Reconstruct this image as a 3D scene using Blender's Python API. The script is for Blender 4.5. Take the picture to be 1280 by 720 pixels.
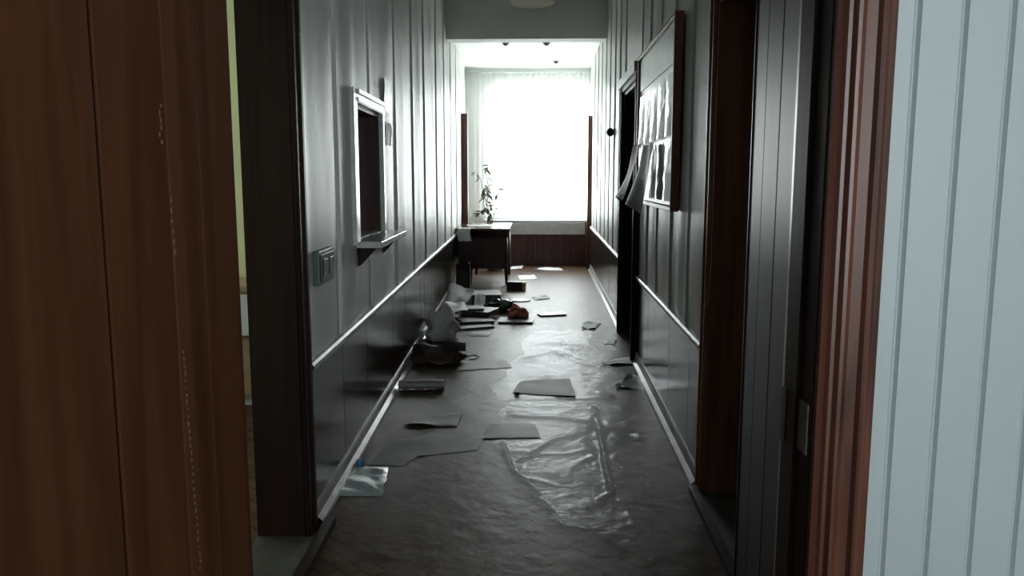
import bpy, bmesh, math, random
from mathutils import Vector, noise
random.seed(7)
S = bpy.context.scene
COL = S.collection
for o in list(bpy.data.objects): bpy.data.objects.remove(o)

# ------------------------------------------------------------------ camera
H = 1.40; F = 1000.0; PITCH = math.atan(138/1000); YAW = math.radians(1.6)
cd = bpy.data.cameras.new('camera'); cam = bpy.data.objects.new('camera', cd); COL.objects.link(cam)
cd.sensor_width = 36; cd.lens = 36*F/1280; cd.clip_start = .02; cd.clip_end = 200
cam.location = (0, 0, H); cam.rotation_euler = (math.pi/2-PITCH, 0, YAW)
S.camera = cam
# ------------------------------------------------------------------ sky, daylight portals, exposure
SKY = 23.5
w = bpy.data.worlds.new('overcast_sky'); S.world = w; w.use_nodes = True
bg = w.node_tree.nodes['Background']; bg.inputs[0].default_value = (.96, .99, 1.0, 1); bg.inputs[1].default_value = SKY
vs = S.view_settings; vs.view_transform = 'Standard'; vs.look = 'None'; vs.gamma = 1; vs.use_curve_mapping = False
vs.exposure = 0.0
def portal(name, loc, rot, sx, sy):
    l = bpy.data.lights.new(name, 'AREA'); l.shape = 'RECTANGLE'; l.size = sx; l.size_y = sy; l.energy = 1
    l.cycles.is_portal = True
    o = bpy.data.objects.new(name, l); COL.objects.link(o); o.location = loc; o.rotation_euler = rot
EW = dict(x0=-.74, x1=.88, z0=.72, z1=2.80, y=13.10)              # end window
VW = dict(x0=.90, x1=1.82, z0=.85, z1=2.40, y=-2.2)                # window behind the camera, in the vestibule
RW = dict(y0=3.6, y1=4.5, z0=1.2, z1=2.0, x=-4.0)                 # window of the side room
portal('end_window_daylight', ((EW['x0']+EW['x1'])/2, EW['y']+.10, (EW['z0']+EW['z1'])/2), (-math.pi/2, 0, 0), EW['x1']-EW['x0'], EW['z1']-EW['z0'])
portal('vestibule_window_offscreen', ((VW['x0']+VW['x1'])/2, VW['y']-.10, (VW['z0']+VW['z1'])/2), (math.pi/2, 0, 0), VW['x1']-VW['x0'], VW['z1']-VW['z0'])
portal('side_room_window_offscreen', (RW['x']-.10, (RW['y0']+RW['y1'])/2, (RW['z0']+RW['z1'])/2), (0, -math.pi/2, 0), RW['z1']-RW['z0'], RW['y1']-RW['y0'])

# ------------------------------------------------------------------ pixel -> place
CY, SY, CP, SP = math.cos(YAW), math.sin(YAW), math.cos(PITCH), math.sin(PITCH)
RV = Vector((CY, SY, 0)); FV = Vector((-SY*CP, CY*CP, -SP)); UV = RV.cross(FV)
def ray(px, py): return FV + RV*((px-640)/F) + UV*((360-py)/F)
def fl(px, py, z=0.0):                    # where the pixel's ray meets the height z
    d = ray(px, py); return Vector((0, 0, H)) + d*((z-H)/d.z)
def pl(px, py, Y):                        # where it meets the cross plane Y
    d = ray(px, py); return Vector((0, 0, H)) + d*(Y/d.y)
LA, LB, RA, RB = .84, .0203, .72, .0125
def L(s, d, z): return Vector((-LA-LB*s+d, s, z))      # along the left wall, proud of it, height
def R(s, d, z): return Vector((RA+RB*s-d, s, z))
CEIL = 3.45; DADO = .65; BEAM = 9.5; HCEIL = 3.12; END = 13.1

# ------------------------------------------------------------------ materials
MATS = {}
def nt(name):
    m = bpy.data.materials.new(name); m.use_nodes = True; MATS[name] = m
    return m, m.node_tree.nodes, m.node_tree.links, m.node_tree.nodes['Principled BSDF']
def plain(name, c, rough=.5, var=.15, nscale=8, bump=0, bscale=60, spec=.5, metal=0, alpha=1, coat=0, stretch=(1,1,1)):
    m, N, K, P = nt(name)
    tc = N.new('ShaderNodeTexCoord'); mp = N.new('ShaderNodeMapping'); mp.inputs['Scale'].default_value = stretch
    K.new(tc.outputs['Object'], mp.inputs['Vector'])
    n = N.new('ShaderNodeTexNoise'); n.inputs['Scale'].default_value = nscale; n.inputs['Detail'].default_value = 4
    K.new(mp.outputs[0], n.inputs['Vector'])
    r = N.new('ShaderNodeValToRGB'); e = r.color_ramp.elements
    e[0].position = .3; e[1].position = .7
    e[0].color = (*[x*(1-var) for x in c], 1); e[1].color = (*[min(1, x*(1+var)) for x in c], 1)
    K.new(n.outputs['Fac'], r.inputs['Fac']); K.new(r.outputs[0], P.inputs['Base Color'])
    P.inputs['Roughness'].default_value = rough; P.inputs['Specular IOR Level'].default_value = spec
    P.inputs['Metallic'].default_value = metal; P.inputs['Alpha'].default_value = alpha; P.inputs['Coat Weight'].default_value = coat
    if bump:
        b = N.new('ShaderNodeTexNoise'); b.inputs['Scale'].default_value = bscale; b.inputs['Detail'].default_value = 3
        K.new(mp.outputs[0], b.inputs['Vector'])
        bp = N.new('ShaderNodeBump'); bp.inputs['Strength'].default_value = bump; bp.inputs['Distance'].default_value = .004
        K.new(b.outputs['Fac'], bp.inputs['Height']); K.new(bp.outputs[0], P.inputs['Normal'])
    return m
def wood(name, c1, c2, rough=.3, scale=(22, 22, 1.0), coat=.0, spec=.5, bump=.12):
    m, N, K, P = nt(name)
    tc = N.new('ShaderNodeTexCoord'); mp = N.new('ShaderNodeMapping'); mp.inputs['Scale'].default_value = scale
    K.new(tc.outputs['Object'], mp.inputs['Vector'])
    oi = N.new('ShaderNodeObjectInfo'); ad = N.new('ShaderNodeVectorMath'); ad.operation = 'ADD'
    ml = N.new('ShaderNodeMath'); ml.operation = 'MULTIPLY'; ml.inputs[1].default_value = 40
    K.new(oi.outputs['Random'], ml.inputs[0]); K.new(mp.outputs[0], ad.inputs[0]); K.new(ml.outputs[0], ad.inputs[1])
    n = N.new('ShaderNodeTexNoise'); n.inputs['Scale'].default_value = 1.0; n.inputs['Detail'].default_value = 7; n.inputs['Distortion'].default_value = .9
    K.new(ad.outputs[0], n.inputs['Vector'])
    r = N.new('ShaderNodeValToRGB'); e = r.color_ramp.elements
    e[0].position = .32; e[1].position = .68; e[0].color = (*c1, 1); e[1].color = (*c2, 1)
    K.new(n.outputs['Fac'], r.inputs['Fac']); K.new(r.outputs[0], P.inputs['Base Color'])
    P.inputs['Roughness'].default_value = rough; P.inputs['Coat Weight'].default_value = coat; P.inputs['Coat Roughness'].default_value = .2
    P.inputs['Specular IOR Level'].default_value = spec
    bp = N.new('ShaderNodeBump'); bp.inputs['Strength'].default_value = bump; bp.inputs['Distance'].default_value = .002
    K.new(n.outputs['Fac'], bp.inputs['Height']); K.new(bp.outputs[0], P.inputs['Normal'])
    return m

vinyl = plain('wall_vinyl', (.60, .61, .575), .42, .10, 3, .25, 190, .32)
wood_leaf = wood('leaf_wood', (.085, .030, .014), (.145, .056, .026), .34, (13, 13, .6))
wood_case = wood('casing_wood', (.040, .012, .007), (.150, .052, .030), .36, (30, 30, 1.6))
wood_dark = wood('dark_wood', (.010, .0045, .003), (.028, .012, .0075), .45, (26, 26, 1.2), spec=.25)
dado_mat = wood('dado_wood', (.012, .008, .007), (.026, .017, .014), .20, (60, 60, .8), bump=.05, spec=.16)
rail_mat = plain('rail_plastic', (.36, .37, .36), .36, .2, 14, .15, 80)
base_mat = plain('baseboard_plastic', (.30, .29, .27), .28, .3, 10, .15, 80)
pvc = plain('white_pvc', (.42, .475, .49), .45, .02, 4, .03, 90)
plaster = plain('plaster_white', (.80, .82, .80), .8, .06, 3, .1, 40)
plaster_warm = plain('hall_paint', (.80, .82, .79), .6, .05, 3)
green_paint = plain('green_paint', (.62, .66, .36), .7, .05, 3)
ceil_mat = plain('ceiling_paint', (.82, .84, .82), .9, .05, 2)
hatch_wood = wood('hatch_wood', (.022, .009, .006), (.06, .024, .015), .4)
grey_casing = plain('grey_gloss_paint', (.55, .58, .58), .25, .15, 10, .2, 60)
black = plain('black_matte', (.010, .010, .011), .5, .2)
switch_mat = plain('green_switch_plastic', (.06, .085, .07), .35, .15)
switch_rim = plain('switch_rim_plastic', (.085, .11, .095), .4, .15)
paper = plain('paper_white', (.66, .68, .67), .65, .08, 12)
paper_grey = plain('paper_grey', (.25, .25, .24), .6, .18, 9)
paper_dirty = plain('paper_dirty', (.11, .098, .085), .55, .25, 7)
paper_dark = plain('paper_dark_grey', (.12, .12, .125), .6, .2, 8)  # darker grey tone, used on one curled sheet
card = plain('cardboard_brown', (.05, .028, .015), .7, .2, 10)
card_tan = plain('cardboard_tan', (.36, .26, .16), .7, .15, 10)
cloth_red = plain('red_cloth', (.80, .26, .23), .8, .2, 20)
green_pl = plain('green_plastic', (.02, .075, .045), .25, .3, 10)
blue_pl = plain('blue_plastic', (.05, .17, .36), .35, .15)
yellow_card = plain('yellow_card', (.80, .62, .20), .6, .1)
white_pl = plain('white_plastic', (.70, .76, .76), .35, .08)
metal = plain('steel', (.20, .18, .15), .45, .2, 20, metal=1)
brown_frame = wood('board_frame_wood', (.14, .055, .028), (.28, .12, .065), .4, (24, 24, 1.4))
board_white = plain('board_white', (.82, .84, .82), .34, .06, 6)
leaf_mat = plain('plant_leaf', (.09, .11, .055), .6, .3, 20)
stem_mat = plain('plant_stem', (.16, .12, .07), .7, .2)
soil = plain('pot_clay', (.45, .42, .36), .7, .15)
desk_top_mat = wood('desk_top_lacquer', (.045, .020, .014), (.10, .045, .03), .16, (3, 24, 24), bump=.03)
desk_wood = wood('desk_wood', (.020, .009, .008), (.048, .020, .017), .3, (26, 26, 1.2))
screen_mat = wood('screen_wood', (.030, .014, .015), (.085, .036, .034), .35, (26, 26, 1.2))
lamp_mat = plain('lamp_milk_glass', (.72, .70, .58), .3, .04)
concrete = plain('threshold_concrete', (.07, .068, .055), .6, .25, 9, .3, 60)

def film_mat(name, c, alpha, rough, bump=.35, bs=22):
    m, N, K, P = nt(name)
    tc = N.new('ShaderNodeTexCoord')
    n = N.new('ShaderNodeTexNoise'); n.inputs['Scale'].default_value = bs; n.inputs['Detail'].default_value = 5; n.inputs['Distortion'].default_value = 1.2
    K.new(tc.outputs['Object'], n.inputs['Vector'])
    bp = N.new('ShaderNodeBump'); bp.inputs['Strength'].default_value = bump; bp.inputs['Distance'].default_value = .012
    K.new(n.outputs['Fac'], bp.inputs['Height']); K.new(bp.outputs[0], P.inputs['Normal'])
    P.inputs['Base Color'].default_value = (*c, 1); P.inputs['Alpha'].default_value = alpha; P.inputs['Roughness'].default_value = rough
    P.inputs['Specular IOR Level'].default_value = .6
    return m
film = film_mat('plastic_film', (.13, .12, .105), .24, .28, .7, 14)
film_bright = film_mat('clear_plastic', (.55, .62, .63), .80, .16, .5, 14)
pocket_mat = film_mat('pocket_plastic', (.70, .74, .74), .90, .10, .5, 9)

m, N, K, P = nt('floor_linoleum')                                   # brown linoleum with a faint diagonal parquet print
tc = N.new('ShaderNodeTexCoord'); mp = N.new('ShaderNodeMapping'); mp.inputs['Rotation'].default_value = (0, 0, math.radians(45))
K.new(tc.outputs['Object'], mp.inputs['Vector'])
bk = N.new('ShaderNodeTexBrick'); bk.inputs['Scale'].default_value = 5.0; bk.inputs['Color1'].default_value = (.055, .030, .015, 1); bk.inputs['Color2'].default_value = (.112, .064, .034, 1)
bk.inputs['Mortar'].default_value = (.028, .015, .008, 1); bk.inputs['Mortar Size'].default_value = .022; bk.inputs['Brick Width'].default_value = .62; bk.inputs['Row Height'].default_value = .31; bk.offset = .5
K.new(mp.outputs[0], bk.inputs['Vector'])
n = N.new('ShaderNodeTexNoise'); n.inputs['Scale'].default_value = 3; n.inputs['Detail'].default_value = 6; K.new(tc.outputs['Object'], n.inputs['Vector'])
mx = N.new('ShaderNodeMix'); mx.data_type = 'RGBA'; mx.blend_type = 'MULTIPLY'; mx.inputs[0].default_value = .7
rr = N.new('ShaderNodeValToRGB'); rr.color_ramp.elements[0].color = (.45, .45, .46, 1); rr.color_ramp.elements[1].color = (1.3, 1.28, 1.25, 1)
K.new(n.outputs['Fac'], rr.inputs['Fac']); K.new(bk.outputs['Color'], mx.inputs[6]); K.new(rr.outputs[0], mx.inputs[7]); K.new(mx.outputs[2], P.inputs['Base Color'])
P.inputs['Roughness'].default_value = .42; P.inputs['Specular IOR Level'].default_value = .09
n2 = N.new('ShaderNodeTexNoise'); n2.inputs['Scale'].default_value = 9; n2.inputs['Detail'].default_value = 5; K.new(tc.outputs['Object'], n2.inputs['Vector'])
bp = N.new('ShaderNodeBump'); bp.inputs['Strength'].default_value = .4; bp.inputs['Distance'].default_value = .012
K.new(n2.outputs['Fac'], bp.inputs['Height']); K.new(bp.outputs[0], P.inputs['Normal'])
floor_mat = m

m, N, K, P = nt('sheer_curtain')
for nd in list(N):
    if nd.type != 'OUTPUT_MATERIAL': N.remove(nd)
out = [n for n in N if n.type == 'OUTPUT_MATERIAL'][0]
tr = N.new('ShaderNodeBsdfTransparent'); tl = N.new('ShaderNodeBsdfTranslucent'); df = N.new('ShaderNodeBsdfDiffuse')
tl.inputs[0].default_value = df.inputs[0].default_value = (.86, .88, .86, 1)
a1 = N.new('ShaderNodeMixShader'); a1.inputs[0].default_value = .5; K.new(tl.outputs[0], a1.inputs[1]); K.new(df.outputs[0], a1.inputs[2])
a2 = N.new('ShaderNodeMixShader'); a2.inputs[0].default_value = .42; K.new(tr.outputs[0], a2.inputs[1]); K.new(a1.outputs[0], a2.inputs[2]); K.new(a2.outputs[0], out.inputs[0])
curtain_mat = m
m, N, K, P = nt('window_glass')
for nd in list(N):
    if nd.type != 'OUTPUT_MATERIAL': N.remove(nd)
out = [n for n in N if n.type == 'OUTPUT_MATERIAL'][0]
tr = N.new('ShaderNodeBsdfTransparent'); tr.inputs[0].default_value = (.96, .98, .98, 1); gl = N.new('ShaderNodeBsdfGlossy'); gl.inputs['Roughness'].default_value = .02
a2 = N.new('ShaderNodeMixShader'); a2.inputs[0].default_value = .06; K.new(tr.outputs[0], a2.inputs[1]); K.new(gl.outputs[0], a2.inputs[2]); K.new(a2.outputs[0], out.inputs[0])
glass = m

# ------------------------------------------------------------------ mesh helpers
def tag(o, label=None, cat=None, group=None, kind=None):
    if label: o['label'] = label
    if cat: o['category'] = cat
    if group: o['group'] = group
    if kind: o['kind'] = kind
    return o
def empty(name, loc):
    o = bpy.data.objects.new(name, None); COL.objects.link(o); o.location = loc; o.empty_display_size = .05; return o
class MB:
    def __init__(s): s.v = []; s.f = []
    def face_set(s, vs, fs):
        b = len(s.v); s.v += [Vector(v) for v in vs]; s.f += [[b+i for i in f] for f in fs]; return s
    def hexa(s, p):                                   # 8 points: bottom ring 0-3, top ring 4-7
        return s.face_set(p, [(3,2,1,0),(4,5,6,7),(0,1,5,4),(1,2,6,5),(2,3,7,6),(3,0,4,7)])
    def box(s, x0, x1, y0, y1, z0, z1):
        return s.hexa([(x0,y0,z0),(x1,y0,z0),(x1,y1,z0),(x0,y1,z0),(x0,y0,z1),(x1,y0,z1),(x1,y1,z1),(x0,y1,z1)])
    def wbox(s, W, s0, s1, d0, d1, z0, z1):           # box in a wall's own coordinates
        return s.hexa([W(s0,d0,z0),W(s1,d0,z0),W(s1,d1,z0),W(s0,d1,z0),W(s0,d0,z1),W(s1,d0,z1),W(s1,d1,z1),W(s0,d1,z1)])
    def grid(s, pts):                                 # rows of points
        n = len(pts[0]); fs = []
        for i in range(len(pts)-1):
            for j in range(n-1): fs.append((i*n+j, i*n+j+1, (i+1)*n+j+1, (i+1)*n+j))
        return s.face_set([p for r in pts for p in r], fs)
    def tube(s, path, rad, n=8, cap=True):
        path = [Vector(p) for p in path]; rings = []
        for i, p in enumerate(path):
            t = (path[min(i+1, len(path)-1)]-path[max(i-1, 0)]).normalized()
            a = t.orthogonal().normalized() if i == 0 else (a - t*a.dot(t)).normalized()
            b = t.cross(a); r = rad[i] if isinstance(rad, (list, tuple)) else rad
            rings.append([p+(a*math.cos(2*math.pi*k/n)+b*math.sin(2*math.pi*k/n))*r for k in range(n)])
        fs = [(i*n+k, i*n+(k+1)%n, (i+1)*n+(k+1)%n, (i+1)*n+k) for i in range(len(rings)-1) for k in range(n)]
        if cap: fs += [tuple(range(n))[::-1], tuple((len(rings)-1)*n+k for k in range(n))]
        return s.face_set([p for r in rings for p in r], fs)
    def lathe(s, c, prof, n=16, axis='z'):
        c = Vector(c); rings = []
        for r, h in prof:
            rg = []
            for k in range(n):
                a = 2*math.pi*k/n; u, v = r*math.cos(a), r*math.sin(a)
                rg.append(c + (Vector((u, v, h)) if axis == 'z' else Vector((h, u, v)) if axis == 'x' else Vector((u, h, v))))
            rings.append(rg)
        fs = [(i*n+k, i*n+(k+1)%n, (i+1)*n+(k+1)%n, (i+1)*n+k) for i in range(len(rings)-1) for k in range(n)]
        fs += [tuple(range(n))[::-1], tuple((len(rings)-1)*n+k for k in range(n))]
        return s.face_set([p for r in rings for p in r], fs)
    def build(s, name, mat, parent=None, smooth=False, bevel=0, solid=0, sub=0):
        xs = [v.x for v in s.v]; ys = [v.y for v in s.v]; zs = [v.z for v in s.v]
        base = Vector(((min(xs)+max(xs))/2, (min(ys)+max(ys))/2, min(zs)))
        me = bpy.data.meshes.new(name); me.from_pydata([v-base for v in s.v], [], s.f); me.update()
        bm = bmesh.new(); bm.from_mesh(me); bmesh.ops.recalc_face_normals(bm, faces=bm.faces); bm.to_mesh(me); bm.free()
        o = bpy.data.objects.new(name, me); COL.objects.link(o); me.materials.append(mat)
        if parent is None: o.location = base
        else:
            q = Vector((0, 0, 0)); p = parent
            while p: q += p.location; p = p.parent
            o.parent = parent; o.location = base-q
        if smooth:
            for p in me.polygons: p.use_smooth = True
        if solid:
            md = o.modifiers.new('thickness', 'SOLIDIFY'); md.thickness = solid; md.offset = 0
            es = o.modifiers.new('crisp_rim', 'EDGE_SPLIT'); es.split_angle = math.radians(50)
        if bevel:
            md = o.modifiers.new('bevel', 'BEVEL'); md.width = bevel; md.segments = 2; md.limit_method = 'ANGLE'
        return o
def rects_around(s0, s1, z0, z1, holes):
    """split a rectangle into boxes that leave the holes free"""
    ss = sorted({s0, s1, *[x for h in holes for x in h[:2] if s0 < x < s1]})
    out = []
    for a, b in zip(ss, ss[1:]):
        zz = [(z0, z1)]
        for h in holes:
            if h[0] < b-1e-6 and h[1] > a+1e-6:
                nz = []
                for (c, d) in zz:
                    if h[2] > c: nz.append((c, min(d, h[2])))
                    if h[3] < d: nz.append((max(c, h[3]), d))
                zz = [t for t in nz if t[1]-t[0] > 1e-4]
        out += [(a, b, c, d) for c, d in zz]
    return out

# ------------------------------------------------------------------ floor, ceilings, outer walls
fo = MB().box(-4.1, 2.0, -2.3, 13.3, -.12, 0).build('floor', floor_mat); tag(fo, 'brown linoleum floor with faint diagonal parquet print', 'floor', kind='structure')
c1 = MB().box(-1.6, 1.5, 1.45, BEAM, CEIL, CEIL+.15).build('ceiling', ceil_mat); tag(c1, 'grey painted ceiling over the corridor', 'ceiling', kind='structure')
c2 = MB().box(-1.6, 1.5, BEAM+.25, 13.3, HCEIL, HCEIL+.15).build('ceiling', plaster_warm); tag(c2, 'bright lower ceiling of the window end beyond the beam', 'ceiling', kind='structure')
bmo = MB().box(-1.6, 1.5, BEAM, BEAM+.25, 2.98, CEIL+.15).build('beam', plaster); tag(bmo, 'broad grey plastered beam crossing the corridor', 'beam', kind='structure')

# left wall backing, right wall backing
LD = (2.30, 2.95)                        # side doorway, left wall
HS = (4.02, 4.80, 1.085, 1.77)           # hatch
RD = (2.35, 3.42)                        # side doorway, right wall
DD = (6.08, 7.16)                        # dark doorway, right wall
PT = .012                                # panel thickness
b = MB()
for a, c, z0, z1 in rects_around(2.30, 13.3, 0, CEIL, [(LD[0], LD[1], -1, 2.10), HS]): b.wbox(L, a, c, -.17, 0, z0, z1)
wallL = b.build('wall_left', vinyl); tag(wallL, 'left corridor wall under buckled grey vinyl sheets', 'wall', kind='structure')
b = MB()
for a, c, z0, z1 in rects_around(1.45, 13.3, 0, CEIL, [(RD[0], RD[1], -1, 2.14), (DD[0], DD[1], -1, 2.14)]): b.wbox(R, a, c, -.16, 0, z0, z1)
wallR = b.build('wall_right', vinyl); tag(wallR, 'right corridor wall under buckled grey vinyl sheets', 'wall', kind='structure')
tag(MB().wbox(R, 1.46, 13.3, -.36, -.195, 0, CEIL).build('wall_right', plaster), 'slab added behind the right corridor wall to block light round its doors', 'wall', kind='structure')  # unseen slab, added to stop sky light leaking in round the doors
nb = MB().box(-1.18, -1.0, 1.45, 2.30, 0, CEIL).build('wall_left', plaster); tag(nb, 'short plastered wall return behind the open brown door', 'wall', kind='structure')
# end wall with window hole
b = MB()
for a, c, z0, z1 in rects_around(-1.6, 1.5, 0, HCEIL, [(EW['x0'], EW['x1'], EW['z0'], EW['z1'])]): b.box(a, c, END, END+.2, z0, z1)
tag(b.build('wall_end', plaster_warm), 'pale end wall around the big window', 'wall', kind='structure')

def vinyl_panel(W, parent, s0, s1, z0, z1, holes, seed, d0=0.004, amp=.016):
    """one sheet of vinyl, buckled, with its holes"""
    ss = [s0+(s1-s0)*i/14 for i in range(15)]+[s0+.006, s0+.03, s1-.012]; zs = [z0+(z1-z0)*i/26 for i in range(27)]
    for h in holes:
        if h[1] > s0 and h[0] < s1 and h[3] > z0 and h[2] < z1:
            ss += [x for x in h[:2] if s0 < x < s1]; zs += [x for x in h[2:4] if z0 < x < z1]
    ss = sorted(set(ss)); zs = sorted(set(zs)); n = len(zs)
    pts = []
    for s in ss:
        u = (s-s0)/(s1-s0)
        for z in zs:
            v = noise.noise(Vector((seed*3.1, s*2.6, z*.55)))*.8+noise.noise(Vector((seed*1.7, s*7.0, z*1.3)))*.35
            fade = min(1, (z-z0)/.25)*.75+.25
            d = d0+amp*fade*(.55*math.sin(math.pi*u)+max(-.2, v)*1.3*math.sin(math.pi*u)**.4 + .18)
            d += .013*max(0, 1-u*5)**2                                # each sheet's near edge stands proud, a turned lip
            d = max(d, .003) if 0 < u < 1 else .001
            k0, k1 = max(0, 1-u*6), max(0, 1-(1-u)*6)                # the cut edge wanders a little, leaving an open joint
            so = k0*(.005+noise.noise(Vector((round(s0, 1)*7, z*1.4, 0)))*.010)-k1*(.005-noise.noise(Vector((round(s1, 1)*7, z*1.4, 0)))*.010)
            pts.append(W(s+so, d, z))
    fs = []
    for i in range(len(ss)-1):
        for j in range(n-1):
            cs, cz = (ss[i]+ss[i+1])/2, (zs[j]+zs[j+1])/2
            if any(h[0] < cs < h[1] and h[2] < cz < h[3] for h in holes): continue
            fs.append((i*n+j, i*n+j+1, (i+1)*n+j+1, (i+1)*n+j))
    m_ = MB(); m_.face_set(pts, fs)
    return m_.build('vinyl_panel', vinyl, parent, smooth=True)
Lse = [3.08, 3.66, 4.48, 5.43, 6.33, 7.14, 8.18, 9.05, 9.9, 10.8, 11.75]
for i, (a, c) in enumerate(zip(Lse, Lse[1:])):
    zt = HCEIL if a > 9.0 else CEIL
    vinyl_panel(L, wallL, a+.002, c-.002, DADO, zt, [HS], i+1, amp=.022)
Rse = [3.52, 3.95, 4.50, 5.05, 5.55, 6.02]
for i, (a, c) in enumerate(zip(Rse, Rse[1:])):
    vinyl_panel(R, wallR, a+.002, c-.002, DADO, CEIL, [], i+31, amp=.014)
Rs2 = [7.24, 7.75, 8.3, 8.9, 9.5, 10.2, 10.9, 11.6, 12.2]
for i, (a, c) in enumerate(zip(Rs2, Rs2[1:])):
    zt = HCEIL if a > 9.4 else CEIL
    vinyl_panel(R, wallR, a+.002, c-.002, DADO, zt, [], i+61, amp=.016)
vinyl_panel(R, wallR, DD[0]-.06, DD[1]+.08, 2.24, CEIL, [], 77, amp=.01)

# dado boards, rail, baseboard
def dado_run(W, parent, s0, s1, wd=.30):
    n = max(1, round((s1-s0)/wd)); k = (s1-s0)/n
    for i in range(n):
        a, c = s0+i*k+.0012, s0+(i+1)*k-.0012
        MB().wbox(W, a, c, .001, .013+random.uniform(-.001, .001), .01, DADO-.005).build('dado_board', dado_mat, parent)
dado_run(L, wallL, 3.08, 11.75); dado_run(R, wallR, 3.52, 6.02); dado_run(R, wallR, 7.24, 12.2)
def rail(W, s0, s1, name, label):
    prof = [(.0, -.022), (.020, -.022), (.030, -.010), (.030, .008), (.022, .018), (.0, .022)]
    n = 8; pts = [[W(s0+(s1-s0)*i/n, d, DADO+z+noise.noise(Vector((s0, i*.7, 0)))*.004) for d, z in prof] for i in range(n+1)]
    tag(MB().grid(pts).build(name, rail_mat), label, 'trim', kind='structure')
rail(L, 3.08, 11.75, 'trim_1', 'pale moulded rail along the left dado')
rail(R, 3.52, 6.02, 'trim_2', 'pale dado rail between the dark doorway and the side doorway')
rail(R, 7.24, 12.2, 'trim_3', 'pale dado rail beyond the dark doorway toward the window')
def baseboard(W, s0, s1, name, label):
    prof = [(.0, .085), (.016, .085), (.024, .074), (.021, .064), (.024, .030), (.045, .012), (.050, .002), (.050, 0)]
    n = 10; pts = [[W(s0+(s1-s0)*i/n, d, z) for d, z in prof] for i in range(n+1)]
    tag(MB().grid(pts).build(name, base_mat), label, 'baseboard', kind='structure')
baseboard(L, 3.08, 11.75, 'baseboard_left', 'worn pale baseboard under the left dado')
baseboard(R, 3.52, 6.02, 'baseboard_right', 'worn pale baseboard before the dark doorway')
baseboard(R, 7.24, 12.2, 'baseboard_right', 'worn pale baseboard beyond the dark doorway')

# ------------------------------------------------------------------ side doorways in both walls
def casing(W, sj0, sj1, zt, depth, name, label, mat, wd=.10, proud=.022, sides=(0, 1)):
    r = empty(name, W((sj0+sj1)/2, 0, 0)); tag(r, label, 'door frame', kind='structure')
    for k in sides:
        s = sj1 if k else sj0; sg = 1 if k else -1
        MB().wbox(W, *sorted((s-.03*sg, s)), -depth, proud*.6, 0.004, zt).build('jamb', mat, r)
        m_ = MB(); m_.wbox(W, *sorted((s, s+wd*sg)), .001, proud, 0.004, zt+wd); m_.wbox(W, *sorted((s+wd*.12*sg, s+wd*.22*sg)), proud, proud+.006, .004, zt+wd); m_.wbox(W, *sorted((s+wd*.72*sg, s+wd*.9*sg)), proud, proud+.008, .004, zt+wd)
        m_.build('casing', mat, r)
    MB().wbox(W, sj0, sj1, -depth, proud*.6, zt-.03, zt).build('head_jamb', mat, r)
    MB().wbox(W, sj0-.0, sj1+.0, .001, proud, zt, zt+wd).build('head_casing', mat, r)
    return r
r = casing(L, LD[0], LD[1], 2.09, .17, 'trim_4', 'dark brown door frame of the doorway showing a pale green room', wood_dark, .12, sides=(1,))
MB().wbox(L, LD[0], LD[1]-.03, -.17, .06, 0, .02).build('threshold', concrete, r)
MB().wbox(L, LD[0], LD[1]+.12, .06, .10, 0, .035).build('threshold_edge', wood_dark, r)
r = casing(R, RD[0], RD[1], 2.13, .16, 'trim_5', 'reddish brown frame of the side doorway next to the noticeboard', brown_frame, .10)
MB().wbox(R, RD[0], RD[1]-.03, -.16, .03, 0, .02).build('threshold', concrete, r)
MB().wbox(R, RD[0], RD[1]+.05, .03, .065, 0, .03).build('threshold_edge', wood_dark, r)
# closed leaf in the right side doorway
dr = empty('door_3', R(2.9, -.14, 0)); tag(dr, 'closed brown door set back in the side doorway beside the noticeboard', 'door', kind='structure')
for i in range(5):
    a = RD[0]+.03+i*.202; MB().wbox(R, a+.001, a+.201, -.19, -.162, .022, 2.10).build('plank', wood_dark, dr)
# dark doorway
r = casing(R, DD[0], DD[1], 2.13, .16, 'trim_6', 'dark brown frame with pale head strip around the dark doorway', wood_dark, .07, .05)
MB().wbox(R, DD[0]-.09, DD[1]+.09, .02, .075, 2.165, 2.24).build('head_strip', rail_mat, r)
dr = empty('door_4', R(6.6, -.1, 0)); tag(dr, 'dark brown door standing in the dark doorway', 'door', kind='structure')
lf = MB().wbox(R, DD[0]+.03, DD[1]-.03, -.155, -.115, .012, 2.10).build('leaf', wood_dark, dr)
MB().tube([R(6.25, -.115, 1.02), R(6.25, -.06, 1.02), R(6.36, -.06, 1.02)], .009).build('handle', metal, lf)

# brown casing strips in the window end
r = empty('trim_7', L(12.4, 0, 0)); tag(r, 'red brown door frame on the left wall beside the plant', 'door frame', kind='structure')
MB().wbox(L, 11.80, 11.90, 0.001, .10, .0, 2.32).build('casing', wood_case, r)
MB().wbox(L, 11.90, 12.75, 0.001, .012, .0, 2.22).build('leaf', wood_case, r)
MB().wbox(L, 12.75, 12.85, 0.001, .030, .0, 2.32).build('casing', wood_case, r)
MB().wbox(L, 11.90, 12.75, 0.001, .030, 2.22, 2.32).build('head_casing', wood_case, r)
r = empty('trim_8', R(12.4, 0, 0)); tag(r, 'red brown door frame on the right wall beside the radiator screen', 'door frame', kind='structure')
MB().wbox(R, 12.26, 12.34, 0.001, .07, .0, 2.32).build('casing', wood_case, r)
MB().wbox(R, 12.34, 12.92, 0.001, .012, .0, 2.24).build('leaf', wood_case, r)
MB().wbox(R, 12.92, 13.0, 0.001, .040, .0, 2.32).build('casing', wood_case, r)
MB().wbox(R, 12.34, 12.92, 0.001, .040, 2.24, 2.32).build('head_casing', wood_case, r)

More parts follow.
